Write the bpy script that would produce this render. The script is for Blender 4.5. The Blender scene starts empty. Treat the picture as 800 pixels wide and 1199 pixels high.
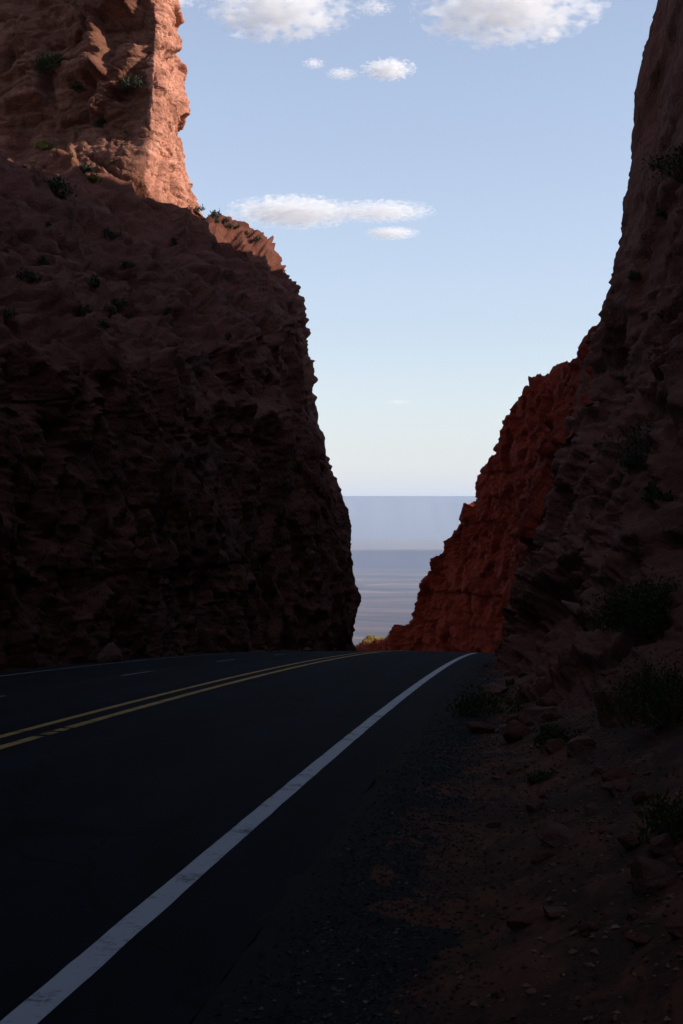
import bpy, math, random
import numpy as np
from mathutils import Vector, Matrix
from mathutils.bvhtree import BVHTree

random.seed(7)
rng = np.random.default_rng(11)
scene = bpy.context.scene
C = scene.collection
EYE = np.array([0.0, 0.0, 1.65])
F = 1665.0            # focal length in photograph pixels
SUN = np.array([0.985, -0.15]); SUN /= np.linalg.norm(SUN)
SUN_EL = math.radians(25)

# ------------------------------------------------------------------ noise
def _hash(ix, iy, iz, seed):
    h = (ix.astype(np.uint32) * np.uint32(374761393) + iy.astype(np.uint32) * np.uint32(668265263)
         + iz.astype(np.uint32) * np.uint32(2147483647) + np.uint32((int(seed) * 974634777) & 0xFFFFFFFF))
    h = (h ^ (h >> np.uint32(13))) * np.uint32(1274126177)
    h = (h ^ (h >> np.uint32(16))) * np.uint32(2246822519)
    return h ^ (h >> np.uint32(15))

def _r01(h):
    return (h & np.uint32(0xFFFFFF)).astype(np.float32) / np.float32(16777215.0)

def vnoise(p, seed=0):
    f = np.floor(p); i = f.astype(np.int64); t = (p - f).astype(np.float32); t = t * t * (3 - 2 * t)
    out = 0
    for dx in (0, 1):
        wx = t[:, 0] if dx else 1 - t[:, 0]
        for dy in (0, 1):
            wy = t[:, 1] if dy else 1 - t[:, 1]
            for dz in (0, 1):
                wz = t[:, 2] if dz else 1 - t[:, 2]
                out = out + wx * wy * wz * _r01(_hash(i[:, 0] + dx, i[:, 1] + dy, i[:, 2] + dz, seed))
    return out * 2 - 1

def fbm(p, oct=4, seed=0):
    a, s, out = 1.0, 1.0, 0
    for k in range(oct):
        out = out + a * vnoise(p * s + k * 17.3, seed + k); a *= .5; s *= 2.03
    return out

def facets(p, seed=0, tilt=.55, soft=.22):
    """Broken blocks: every Voronoi cell is its own randomly tilted plane; also the distance to the crack."""
    f = np.floor(p); i = f.astype(np.int64); q = (p - f).astype(np.float32)
    best = np.full(len(p), 9e9, np.float32); second = best.copy(); val = np.zeros(len(p), np.float32)
    for dx in (-1, 0, 1):
        for dy in (-1, 0, 1):
            for dz in (-1, 0, 1):
                h = _hash(i[:, 0] + dx, i[:, 1] + dy, i[:, 2] + dz, seed)
                r1 = _r01(h); r2 = _r01(h * np.uint32(48271)); r3 = _r01(h * np.uint32(69621) ^ (h >> np.uint32(5)))
                vx = q[:, 0] - dx - r1; vy = q[:, 1] - dy - r2; vz = q[:, 2] - dz - r3
                d = vx * vx + vy * vy + vz * vz
                g = h * np.uint32(16807) ^ (h >> np.uint32(7))
                v = (_r01(g) - .5) + tilt * ((_r01(g * np.uint32(31)) - .5) * vx + (_r01(g * np.uint32(57)) - .5) * vy + (_r01(g * np.uint32(91)) - .5) * vz) * 2
                m = d < best
                second = np.where(m, best, np.minimum(second, d))
                best = np.where(m, d, best); val = np.where(m, v, val)
    c = np.sqrt(second) - np.sqrt(best)
    t = np.clip(c / soft, 0, 1); return val * t * t * (3 - 2 * t), c

def boulders(p, seed=0, fill=.8):
    """Rounded lumps of very different size, one per cell, sitting on the surface."""
    f = np.floor(p); i = f.astype(np.int64); q = (p - f).astype(np.float32); out = np.zeros(len(p), np.float32)
    for dx in (-1, 0, 1):
        for dy in (-1, 0, 1):
            for dz in (-1, 0, 1):
                h = _hash(i[:, 0] + dx, i[:, 1] + dy, i[:, 2] + dz, seed)
                r1 = _r01(h); r2 = _r01(h * np.uint32(48271)); r3 = _r01(h * np.uint32(69621) ^ (h >> np.uint32(5)))
                r = .18 + .5 * _r01(h * np.uint32(16807) ^ (h >> np.uint32(7))) ** 2
                vx = q[:, 0] - dx - r1; vy = q[:, 1] - dy - r2; vz = q[:, 2] - dz - r3
                d = np.maximum(np.maximum(np.abs(vx + .4 * vy), np.abs(vy - .3 * vz)), np.abs(vz + .2 * vx)) * .6 + np.sqrt(vx * vx + vy * vy + vz * vz) * .5
                out = np.maximum(out, np.sqrt(np.maximum(r * r - d * d, 0)) * fill)
    return out

# ------------------------------------------------------------------ materials
def new_mat(name):
    m = bpy.data.materials.new(name); m.use_nodes = True
    nt = m.node_tree; b = nt.nodes['Principled BSDF']
    b.inputs['Roughness'].default_value = .95
    b.inputs['Specular IOR Level'].default_value = .08
    return m, nt, b

def nd(nt, kind, **kw):
    n = nt.nodes.new(kind)
    for k, v in kw.items():
        if k in n.inputs: n.inputs[k].default_value = v
        else: setattr(n, k, v)
    return n

def ramp(nt, fac, stops):
    r = nt.nodes.new('ShaderNodeValToRGB'); e = r.color_ramp.elements
    while len(e) < len(stops): e.new(.5)
    for el, (p, c) in zip(e, stops):
        el.position = p; el.color = (*c, 1) if len(c) == 3 else c
    nt.links.new(fac, r.inputs[0]); return r.outputs[0]

def mixc(nt, fac, a, b, mode='MIX'):
    m = nt.nodes.new('ShaderNodeMix'); m.data_type = 'RGBA'; m.blend_type = mode
    for s, v in ((m.inputs[0], fac), (m.inputs[6], a), (m.inputs[7], b)):
        if hasattr(v, 'is_output'): nt.links.new(v, s)
        elif isinstance(v, (int, float)): s.default_value = v
        else: s.default_value = (*v, 1)
    return m.outputs[2]

def noise(nt, coord, scale, detail=6, rough=.6, stretch=None):
    if stretch:
        mp = nd(nt, 'ShaderNodeMapping'); mp.inputs['Scale'].default_value = stretch
        nt.links.new(coord, mp.inputs[0]); coord = mp.outputs[0]
    n = nd(nt, 'ShaderNodeTexNoise', Scale=scale, Detail=detail, Roughness=rough)
    nt.links.new(coord, n.inputs['Vector']); return n.outputs['Fac']

def rock_mat(name, dark, mid, light, band=(.05, .05, 1.2), bump=.4, fine=5.0, crack=.9, cstretch=(1, .4, .7), sun_side=None):
    m, nt, b = new_mat(name)
    co = nd(nt, 'ShaderNodeTexCoord').outputs['Object']
    c1 = ramp(nt, noise(nt, co, .55, 8, .62), [(.3, dark), (.52, mid), (.75, light)])
    c2 = ramp(nt, noise(nt, co, 1.0, 4, .6, band), [(.35, dark), (.5, mid), (.68, light)])
    col = mixc(nt, .45, c1, c2)
    sp = ramp(nt, noise(nt, co, fine * 1.7, 5, .7), [(.3, (.62, .6, .6)), (.55, (1, 1, 1)), (.8, (1.2, 1.18, 1.15))])
    col = mixc(nt, 1.0, col, sp, 'MULTIPLY')
    if sun_side:        # side facing the sun painted paler than the front, to raise its sunlit contrast
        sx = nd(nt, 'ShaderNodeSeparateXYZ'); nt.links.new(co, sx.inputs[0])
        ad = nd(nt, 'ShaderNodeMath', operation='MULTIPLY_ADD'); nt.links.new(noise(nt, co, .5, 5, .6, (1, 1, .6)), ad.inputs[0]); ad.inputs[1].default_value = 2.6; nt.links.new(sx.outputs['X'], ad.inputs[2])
        mr = nd(nt, 'ShaderNodeMapRange'); nt.links.new(ad.outputs[0], mr.inputs[0]); mr.inputs[1].default_value = sun_side - .12; mr.inputs[2].default_value = sun_side + .12
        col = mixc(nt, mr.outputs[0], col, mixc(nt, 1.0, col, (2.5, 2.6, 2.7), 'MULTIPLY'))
    nt.links.new(col, b.inputs['Base Color'])
    bp = nd(nt, 'ShaderNodeBump', Strength=bump, Distance=.3)
    h = noise(nt, co, fine, 9, .7)
    wv = nd(nt, 'ShaderNodeTexNoise', Scale=.8, Detail=4.0); nt.links.new(co, wv.inputs['Vector'])
    wm = nd(nt, 'ShaderNodeVectorMath', operation='ADD'); nt.links.new(co, wm.inputs[0]); nt.links.new(wv.outputs['Color'], wm.inputs[1])
    for sc_, st in ((crack, .55), (crack * 2.7, .35)):
        mp = nd(nt, 'ShaderNodeMapping'); mp.inputs['Scale'].default_value = cstretch; nt.links.new(wm.outputs[0], mp.inputs[0])
        vo = nd(nt, 'ShaderNodeTexVoronoi', feature='DISTANCE_TO_EDGE', Scale=sc_); nt.links.new(mp.outputs[0], vo.inputs['Vector'])
        vr = nd(nt, 'ShaderNodeMapRange'); vr.inputs[2].default_value = .10; vr.inputs[3].default_value = 0; vr.inputs[4].default_value = st; nt.links.new(vo.outputs['Distance'], vr.inputs[0])
        v2 = nd(nt, 'ShaderNodeTexVoronoi', feature='F1', Scale=sc_); nt.links.new(mp.outputs[0], v2.inputs['Vector'])
        sp_ = nd(nt, 'ShaderNodeSeparateColor'); nt.links.new(v2.outputs['Color'], sp_.inputs[0])
        a1 = nd(nt, 'ShaderNodeMath', operation='ADD'); nt.links.new(h, a1.inputs[0]); nt.links.new(vr.outputs[0], a1.inputs[1])
        a2 = nd(nt, 'ShaderNodeMath', operation='MULTIPLY_ADD'); nt.links.new(sp_.outputs[0], a2.inputs[0]); a2.inputs[1].default_value = st * .9; nt.links.new(a1.outputs[0], a2.inputs[2]); h = a2.outputs[0]
    nt.links.new(h, bp.inputs['Height'])
    nt.links.new(bp.outputs[0], b.inputs['Normal'])
    return m

def plain_mat(name, a, c, scale=8, bump=.2, dist=.03, rough=.95):
    m, nt, b = new_mat(name)
    co = nd(nt, 'ShaderNodeTexCoord').outputs['Object']
    f = noise(nt, co, scale, 7, .65)
    nt.links.new(ramp(nt, f, [(.33, a), (.67, c)]), b.inputs['Base Color'])
    bp = nd(nt, 'ShaderNodeBump', Strength=bump, Distance=dist)
    nt.links.new(noise(nt, co, scale * 3, 8, .7), bp.inputs['Height']); nt.links.new(bp.outputs[0], b.inputs['Normal'])
    b.inputs['Roughness'].default_value = rough
    return m

M = {}
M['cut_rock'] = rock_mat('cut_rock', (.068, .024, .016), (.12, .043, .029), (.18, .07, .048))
M['pale_rock'] = rock_mat('pale_sandstone', (.078, .030, .0185), (.160, .067, .043), (.27, .13, .09), band=(.04, .04, 1.6), bump=.45, fine=4, crack=.55, cstretch=(1, 1, 1.5), sun_side=-11.9)
M['red_rock'] = rock_mat('red_rock', (.10, .0125, .005), (.155, .019, .007), (.21, .029, .0105), band=(.8, .8, .15))
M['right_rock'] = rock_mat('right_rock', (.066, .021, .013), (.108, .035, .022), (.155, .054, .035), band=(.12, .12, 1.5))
M['boulder'] = rock_mat('boulder_rock', (.08, .035, .027), (.14, .065, .05), (.2, .10, .08), fine=6)
M['dark_boulder'] = rock_mat('dark_boulder_rock', (.07, .027, .018), (.12, .045, .03), (.17, .066, .044), fine=6)
def sand_mat():
    m, nt, b = new_mat('red_sand')
    co = nd(nt, 'ShaderNodeTexCoord').outputs['Object']
    c = ramp(nt, noise(nt, co, 2.2, 7, .65), [(.33, (.075, .026, .014)), (.67, (.125, .045, .024))])
    d = ramp(nt, noise(nt, co, 1.5, 8, .72, (1, .6, 1)), [(.47, (0, 0, 0)), (.56, (1, 1, 1))])
    g = ramp(nt, noise(nt, co, 38, 4, .7), [(.35, (.02, .010, .007)), (.7, (.065, .028, .018))])
    nt.links.new(mixc(nt, d, g, c), b.inputs['Base Color'])
    bp = nd(nt, 'ShaderNodeBump', Strength=.6, Distance=.06); nt.links.new(noise(nt, co, 7, 9, .72), bp.inputs['Height']); nt.links.new(bp.outputs[0], b.inputs['Normal'])
    return m
M['sand'] = sand_mat()
M['ground'] = plain_mat('desert_ground', (.16, .08, .05), (.24, .12, .08), .3, .2, .1)
M['gravel_bed'] = plain_mat('gravel_bed', (.012, .0105, .0095), (.026, .022, .02), 30, .7, .03)
M['leaf'] = plain_mat('leaf', (.024, .036, .012), (.048, .062, .02), 6, 0)
M['leaf_grey'] = plain_mat('leaf_grey', (.04, .043, .028), (.075, .075, .048), 6, 0)
M['leaf_yellow'] = plain_mat('leaf_yellow', (.13, .12, .025), (.19, .16, .04), 6, 0)
M['twig'] = plain_mat('twig', (.05, .035, .022), (.09, .065, .045), 10, .2)
M['dry_grass'] = plain_mat('dry_grass', (.25, .19, .06), (.38, .29, .10), 3, 0)

def stone_mat(name, stops):
    m, nt, b = new_mat(name)
    g = nd(nt, 'ShaderNodeNewGeometry')
    nt.links.new(ramp(nt, g.outputs['Random Per Island'], stops), b.inputs['Base Color']); return m
M['gravel'] = stone_mat('gravel_stones', [(0, (.018, .017, .018)), (.5, (.04, .037, .036)), (.93, (.06, .054, .05)), (1, (.16, .14, .125))])
M['pebble'] = stone_mat('red_pebbles', [(0, (.05, .022, .016)), (.6, (.13, .055, .035)), (1, (.24, .12, .08))])

def asphalt():
    m, nt, b = new_mat('asphalt')
    co = nd(nt, 'ShaderNodeTexCoord').outputs['Object']
    big = ramp(nt, noise(nt, co, .9, 5, .6, (1, .12, 1)), [(.3, (.0035, .005, .0085)), (.7, (.008, .0108, .0165))])
    fine = ramp(nt, noise(nt, co, 70, 3, .7), [(.35, (.65, .65, .65)), (.6, (1, 1, 1)), (.78, (2.0, 2.0, 2.0))])
    patch = ramp(nt, noise(nt, co, 2.2, 5, .65, (1, .3, 1)), [(.4, (.7, .7, .7)), (.6, (1.15, 1.15, 1.15))])
    nt.links.new(mixc(nt, 1, mixc(nt, 1, big, fine, 'MULTIPLY'), patch, 'MULTIPLY'), b.inputs['Base Color'])
    bc = b.inputs['Base Color'].links[0].from_socket
    sx = nd(nt, 'ShaderNodeSeparateXYZ'); nt.links.new(co, sx.inputs[0])
    u = nd(nt, 'ShaderNodeMath', operation='MULTIPLY_ADD'); nt.links.new(sx.outputs['Y'], u.inputs[0]); u.inputs[1].default_value = -.125; nt.links.new(sx.outputs['X'], u.inputs[2])
    u2 = nd(nt, 'ShaderNodeMath', operation='MULTIPLY_ADD'); nt.links.new(u.outputs[0], u2.inputs[0]); u2.inputs[1].default_value = 6.2832 / 1.72; u2.inputs[2].default_value = 1.88 * 6.2832 / 1.72 + .95 * 6.2832 / 1.72
    cs = nd(nt, 'ShaderNodeMath', operation='COSINE'); nt.links.new(u2.outputs[0], cs.inputs[0])
    wp = ramp(nt, cs.outputs[0], [(0, (.85, .85, .85)), (1, (1.3, 1.3, 1.3))])           # polished wheel paths
    cw = nd(nt, 'ShaderNodeTexNoise', Scale=1.6, Detail=5.0); nt.links.new(co, cw.inputs['Vector'])
    ca = nd(nt, 'ShaderNodeVectorMath', operation='MULTIPLY_ADD'); nt.links.new(cw.outputs['Color'], ca.inputs[0]); ca.inputs[1].default_value = (.8, .8, 0); nt.links.new(co, ca.inputs[2])
    mp = nd(nt, 'ShaderNodeMapping'); mp.inputs['Scale'].default_value = (.28, .16, 0); nt.links.new(ca.outputs[0], mp.inputs[0])
    vo = nd(nt, 'ShaderNodeTexVoronoi', feature='DISTANCE_TO_EDGE', Scale=1.0); nt.links.new(mp.outputs[0], vo.inputs['Vector'])
    ck = ramp(nt, vo.outputs['Distance'], [(.003, (.4, .4, .4)), (.008, (1, 1, 1))])      # cracks
    nt.links.new(mixc(nt, 1, mixc(nt, 1, bc, wp, 'MULTIPLY'), ck, 'MULTIPLY'), b.inputs['Base Color'])
    bp = nd(nt, 'ShaderNodeBump', Strength=.5, Distance=.01)
    nt.links.new(noise(nt, co, 90, 3, .7), bp.inputs['Height']); nt.links.new(bp.outputs[0], b.inputs['Normal'])
    b.inputs['Roughness'].default_value = .9; b.inputs['Specular IOR Level'].default_value = .05
    return m
M['asphalt'] = asphalt()

def paint(name, col, worn):
    m, nt, b = new_mat(name)
    co = nd(nt, 'ShaderNodeTexCoord').outputs['Object']
    n1 = noise(nt, co, 26, 6, .75); n2 = noise(nt, co, 3, 4, .6)
    f = nd(nt, 'ShaderNodeMath', operation='MULTIPLY'); nt.links.new(n1, f.inputs[0]); nt.links.new(n2, f.inputs[1])
    fac = ramp(nt, f.outputs[0], [(worn - .05, (0, 0, 0)), (worn + .05, (1, 1, 1))])
    nt.links.new(mixc(nt, fac, tuple(c * .22 + .01 for c in col), col), b.inputs['Base Color'])
    b.inputs['Roughness'].default_value = .75
    return m
M['white_paint'] = paint('white_paint', (.38, .39, .41), .17)
M['yellow_paint'] = paint('yellow_paint', (.36, .22, .055), .19)
M['faded_paint'] = paint('faded_white_paint', (.17, .175, .185), .19)

# ------------------------------------------------------------------ mesh helpers
def mesh_obj(name, V, faces, mat, smooth=True, parent=None):
    me = bpy.data.meshes.new(name)
    V = np.asarray(V, np.float32); faces = np.asarray(faces, np.int32)
    n, k = faces.shape
    me.vertices.add(len(V)); me.vertices.foreach_set('co', V.ravel())
    me.loops.add(n * k); me.loops.foreach_set('vertex_index', faces.ravel())
    me.polygons.add(n)
    me.polygons.foreach_set('loop_start', np.arange(0, n * k, k, dtype=np.int32))
    me.polygons.foreach_set('use_smooth', np.full(n, smooth))
    me.update(calc_edges=True); me.validate()
    me.materials.append(mat)
    o = bpy.data.objects.new(name, me); C.objects.link(o)
    if parent is not None: o.parent = parent
    return o

def tag(o, label=None, cat=None, group=None, kind=None):
    if label: o['label'] = label
    if cat: o['category'] = cat
    if group: o['group'] = group
    if kind: o['kind'] = kind
    return o

def grid_faces(nu, nv, flip=False):
    i = np.arange(nu - 1)[:, None] * nv + np.arange(nv - 1)[None, :]
    f = np.stack([i, i + nv, i + nv + 1, i + 1], -1).reshape(-1, 4)
    return f[:, ::-1] if flip else f

def resample(ctrl, nu, nv, wu=None, wv=None, smooth=2):
    """ctrl [S,K,3] -> [nu,nv,3]; wu weights the density of columns per control span (by distance to the eye)."""
    ctrl = np.asarray(ctrl, float); S, K, _ = ctrl.shape
    seg = np.linalg.norm(np.diff(ctrl, axis=0), axis=2)[:, 1:max(2, K // 2 + 1)].mean(1)
    mid = (ctrl[1:, 1:4].mean(1) + ctrl[:-1, 1:4].mean(1)) / 2
    w = seg / np.maximum(np.linalg.norm(mid - EYE, axis=1), 4) if wu is None else seg * np.asarray(wu)
    t = np.concatenate([[0], np.cumsum(w)]); tu = np.linspace(0, t[-1], nu)
    A = np.stack([np.stack([np.interp(tu, t, ctrl[:, k, c]) for c in range(3)], -1) for k in range(K)], 1)
    L = np.linalg.norm(np.diff(ctrl, axis=1), axis=2).mean(0)
    if wv is not None: L = L * np.asarray(wv)
    s = np.concatenate([[0], np.cumsum(L)]); sv = np.linspace(0, s[-1], nv)
    j = np.clip(np.searchsorted(s, sv, side='right') - 1, 0, K - 2); fr = ((sv - s[j]) / (s[j + 1] - s[j]))[None, :, None]
    P = A[:, j] * (1 - fr) + A[:, j + 1] * fr
    for _ in range(smooth):
        P[1:-1] = (P[:-2] + 2 * P[1:-1] + P[2:]) / 4
        P[:, 1:-1] = (P[:, :-2] + 2 * P[:, 1:-1] + P[:, 2:]) / 4
    return P

def grid_normals(P, flip):
    du = np.gradient(P, axis=0); dv = np.gradient(P, axis=1)
    n = np.cross(du, dv); n /= np.linalg.norm(n, axis=2, keepdims=True) + 1e-9
    for _ in range(6):
        n[1:-1] = (n[:-2] + n[1:-1] + n[2:]) / 3
        n[:, 1:-1] = (n[:, :-2] + n[:, 1:-1] + n[:, 2:]) / 3
    n /= np.linalg.norm(n, axis=2, keepdims=True) + 1e-9
    return -n if flip else n

def cliff(name, ctrl, nu, nv, layers, mat, flip=False, wu=None, wv=None, smooth=2, strata=(0, 1), extra=None, edgefade=2, mod=None, soft=.18):
    P = resample(ctrl, nu, nv, wu, wv, smooth)
    N = grid_normals(P, flip)
    p = P.reshape(-1, 3); n = N.reshape(-1, 3)
    warp = np.stack([vnoise(p * .35 + 5, 91), vnoise(p * .35 + 50, 92), vnoise(p * .35 + 90, 93)], -1) * .5
    d = np.zeros(len(p))
    for (kind, size, amp, seed) in layers:
        q = (p + warp * min(1, np.mean(size))) / np.asarray(size)
        if kind == 'F':
            v, c = facets(q, seed, soft=soft)
            d += amp * v - amp * .3 * np.exp(-(c / .05) ** 2)
        else:
            d += amp * fbm(q, 4, seed)
    if strata[0]:
        z = p[:, 2] / strata[1] + .7 * vnoise(p * [.06, .06, .2], 33) + .15 * vnoise(p * .8, 34)
        f = z - np.floor(z)
        h = _r01(_hash(np.floor(z).astype(np.int64), np.zeros(len(p), np.int64), np.zeros(len(p), np.int64), 5))
        d += strata[0] * ((h - .5) + .5 * (f - .5))
    if mod is not None: d *= mod(p)
    if extra is not None: d += extra(p, P)
    d = d.reshape(P.shape[:2])
    for k in range(edgefade): d[:, k] *= k / edgefade
    P = P + N * d[..., None]
    o = mesh_obj(name, P.reshape(-1, 3), grid_faces(nu, nv, flip), mat)
    return o, P

def pt(px, py, Y):
    return [Y * (px - 400) / F, Y, EYE[2] + Y * (600 - py) / F]

# ------------------------------------------------------------------ road
YA, R_ARC, PHI0 = 115.0, 60.0, math.atan(.125)
SA = YA
def road_z(s):
    s = np.asarray(s, float)
    a = np.where(s < 0, -.049 * s, -.049 * s - .00038 * np.minimum(s, 120) ** 2)
    return np.where(s > 120, -.049 * 120 - .00038 * 120 ** 2 - .14 * (s - 120), a)
def road_xy(s, d):
    """white edge line at station s (=y while straight), d metres to its right."""
    s = np.asarray(s, float); d = np.asarray(d, float)
    cs, sn = math.cos(PHI0), math.sin(PHI0)
    t = np.maximum(s - SA, 0) / cs
    phi = PHI0 - t / R_ARC
    ss = np.minimum(s, SA)
    x = -1.88 + .125 * ss + R_ARC * (np.cos(phi) - cs) + d * np.cos(phi)
    y = ss + R_ARC * (sn - np.sin(phi)) - d * np.sin(phi)
    return x, y
YEL, DASH, LEFT = -3.38, -6.05, -8.7
def road_pt(s, d, dz=0):
    x, y = road_xy(s, d)
    z = road_z(s) - .022 * np.abs(np.asarray(d) - YEL) + .022 * abs(YEL) + dz
    return np.stack(np.broadcast_arrays(x, y, z), -1)

def strip(name, s0, s1, ds, dl, mat, dz=0, bumpy=None):
    s = np.arange(s0, s1 + 1e-6, ds); dl = np.asarray(dl, float)
    P = road_pt(s[:, None], dl[None, :], dz)
    if bumpy is not None: P = bumpy(P, s, dl)
    return mesh_obj(name, P.reshape(-1, 3), grid_faces(len(s), len(dl), True), mat), P

o, _ = strip('road', -70, 230, .5, [-9.55, -9.1, -8.0, DASH, -5.2, YEL, -1.75, 0, .3, .62], M['asphalt'])
tag(o, 'dark asphalt highway running through the rock cut and over the crest', 'road', kind='structure')

def marking(name, s0, s1, d0, d1, mat, label, kind='structure', cat='road marking', group=None):
    s = np.arange(s0, s1 + 1e-6, min(.15, (s1 - s0) / 2)); w = .003 * vnoise(np.stack([s * 2.3, s * 0, s * 0], -1), 3) + .002 * vnoise(np.stack([s * 7, s * 0, s * 0], -1), 4)
    P = np.stack([road_pt(s, d0 + w, .004), road_pt(s, d1 + w[::-1], .004)], 1)
    o = mesh_obj(name, P.reshape(-1, 3), grid_faces(len(s), 2, True), mat)
    tag(o, label, cat, group, kind); return o
marking('road_marking', -60, 220, -.073, .073, M['white_paint'], 'solid white edge line nearest the gravel shoulder, sweeping up from bottom left corner')
marking('road_marking', -60, 220, LEFT - .06, LEFT + .06, M['faded_paint'], 'thin white edge line along the foot of the left cliff')
marking('road_marking', -60, 220, YEL - .25, YEL - .13, M['yellow_paint'], 'farther stripe of the double yellow centre line, unbroken')
marking('road_marking', 15.7, 220, YEL + .13, YEL + .25, M['yellow_paint'], 'nearer stripe of the double yellow centre line, chipped at its near end')
marking('road_marking', -60, 14.75, YEL + .13, YEL + .25, M['yellow_paint'], 'short yellow stripe piece at left picture edge before the chipped gap')
for a, b_ in ((14.86, 15.2), (15.3, 15.58)):
    marking('road_marking', a, b_, YEL + .13, YEL + .25, M['yellow_paint'], 'small broken chip of yellow paint in the gap of the nearer stripe', group='yellow paint chips')
for k, s in enumerate(np.arange(-25.6, 200, 8.9)):
    marking('lane_dash_marking', s, s + 2.4, DASH - .05, DASH + .05, M['faded_paint'], 'short white lane dash between the double yellow line and left cliff', group='white lane dashes')

# shoulders
def gravel_bump(P, s, dl):
    p = P.reshape(-1, 3)
    h = .016 * fbm(p * 2.2, 4, 40) + .010 * vnoise(p * 14, 44); lip = .016 * fbm(p * 3.1, 4, 41) + .006 * vnoise(p * 15, 42) + .004 - .03 * np.clip((.66 - np.broadcast_to(dl[None, :], P.shape[:2]).ravel()) / .16, 0, 1)
    t = np.broadcast_to(np.clip((dl - .62) / .25, 0, 1)[None, :], P.shape[:2]).ravel()
    P[..., 2] += ((h - .018) * t + lip * (1 - t)).reshape(P.shape[:2])
    j = np.interp(s, np.arange(-70, 231, 1.3), rng.normal(0, .045, len(np.arange(-70, 231, 1.3))))
    return P
def D0(s):      # lateral distance from the white line to the foot of the right cliff
    return np.interp(s, [-60, 3, 8, 15, 30, 45, 58, 68, 90], [3.2, 2.7, 2.5, 2.15, 1.75, 1.35, 1.05, .95, 1.6])
o, _ = strip('gravel_shoulder', -40, 120, .12, list(np.linspace(.55, 1.75, 26)), M['gravel_bed'], 0, gravel_bump)
tag(o, 'dark gravel shoulder strip between the asphalt edge and red sand', 'shoulder', kind='structure')
def sand_bump(P, s, dl):
    p = P.reshape(-1, 3)
    base = D0(s)[:, None]
    rise = np.clip(dl[None, :] - 1.35, 0, 9)
    h = -.022 + .10 * rise + .34 * np.clip(dl[None, :] - 1.75, 0, 9) * np.clip((26 - s[:, None]) / 18, .15, 1) + .08 * np.clip(dl[None, :] - base + .5, 0, 9) ** 1.5
    n = (.03 * fbm(p * 1.3, 4, 60) + .012 * vnoise(p * 9, 66) + np.clip(np.broadcast_to(dl[None, :] - 1.7, P.shape[:2]).ravel(), 0, 1) * .5 * np.maximum(0, boulders(p / [.9, 1.9, .9], 67) - .06)).reshape(P.shape[:2])
    P[..., 2] += h + n + .022 * np.maximum(dl[None, :], 0) - .03
    return P
o, _ = strip('sand_verge', -40, 100, .12, list(np.linspace(1.0, 5.2, 53)), M['sand'], 0, sand_bump)
tag(o, 'bare red sand verge between the gravel shoulder and right hand rocks', 'verge', kind='structure')
def left_bump(P, s, dl):
    p = P.reshape(-1, 3)
    P[..., 2] += (.03 * fbm(p * 1.5, 4, 70)).reshape(P.shape[:2]) - .02 + np.clip(-dl[None, :] - 9.55, 0, 9) * .22
    P[:, -1, 2] -= .05
    return P
o, _ = strip('left_shoulder', -70, 130, .3, [-12.6, -11.6, -10.6, -10.3, -10.0, -9.75, -9.6, -9.45], M['sand'], 0, left_bump)
tag(o, 'narrow reddish dirt shoulder under the left cliff', 'shoulder', kind='structure')

# ------------------------------------------------------------------ terrain to the horizon
def wide_z(x, y):
    r = np.hypot(x, y)
    zr = np.where(y < 120, road_z(np.clip(y, -60, 120)) - 1.2, road_z(120) - 1.2 - .16 * (y - 120))
    hill = zr - .12 * np.maximum(r - 170, 0)
    hill = np.where(y < -60, -.3 - .10 * np.maximum(r - 60, 0), hill)
    return np.maximum(hill, -700)
ra = np.concatenate([[0.5], np.geomspace(3, 46000, 150)]); th = np.linspace(0, 2 * math.pi, 181)
X = ra[:, None] * np.sin(th)[None]; Y = ra[:, None] * np.cos(th)[None]; Z = wide_z(X, Y)
P = np.stack([X, Y, Z], -1); p = P.reshape(-1, 3)
P[..., 2] += (fbm(p * [1 / 900, 1 / 900, 0], 4, 80) * np.clip((ra[:, None].repeat(181, 1).ravel() - 900) / 3000, 0, 1) * 26).reshape(P.shape[:2])

def plain():
    m, nt, b = new_mat('desert_plain')
    co = nd(nt, 'ShaderNodeTexCoord').outputs['Object']
    f = noise(nt, co, 1.0, 7, .62, (1 / 2400, 1 / 300, 0))
    g = noise(nt, co, 1.0, 6, .6, (1 / 5200, 1 / 800, 0))
    c = ramp(nt, f, [(.38, (.022, .015, .02)), (.45, (.062, .034, .037)), (.54, (.115, .062, .056)), (.62, (.24, .15, .12))])
    c2 = ramp(nt, g, [(.42, (.55, .55, .58)), (.55, (1, 1, 1))])
    nt.links.new(mixc(nt, 1, c, c2, 'MULTIPLY'), b.inputs['Base Color'])
    return m
M['plain'] = plain()
o = mesh_obj('ground', P.reshape(-1, 3), grid_faces(len(ra), 181, True), M['plain'])
tag(o, 'hazy banded desert plain far below, seen through the gap', 'plain', kind='structure')

def mesa(name, y0, y1, z0, z1, foot, label, mat, seed, amp):
    xs = np.linspace(-26000, 26000, 700)
    w = fbm(np.stack([xs / 2600, xs * 0, xs * 0], -1), 5, seed)
    w2 = fbm(np.stack([xs / 900, xs * 0, xs * 0], -1), 5, seed + 3)
    cols = []
    for u, (fy, fz) in enumerate([(-foot, 0), (-foot * .6, .12), (-foot * .3, .33), (-foot * .12, .62), (-foot * .08, .80), (0, .97), (foot * .3, 1.0), (None, 1.0), (None, -.05)]):
        yy = y0 + fy + w * amp * 6 + w2 * amp * (.5 if u < 6 else .2) if fy is not None else np.full_like(xs, y1 + (0 if fz > 0 else 300))
        zz = z0 + (z1 - z0) * fz + (w2 * amp * .02 + w * amp * .06 if u > 4 and fz > 0 else 0)
        cols.append(np.stack([xs, yy, zz + 0 * xs], -1))
    Pm = np.stack(cols, 1)
    o = mesh_obj(name, Pm.reshape(-1, 3), grid_faces(700, len(cols), False), mat, smooth=True)
    return tag(o, label, 'mesa', kind='structure')
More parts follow.
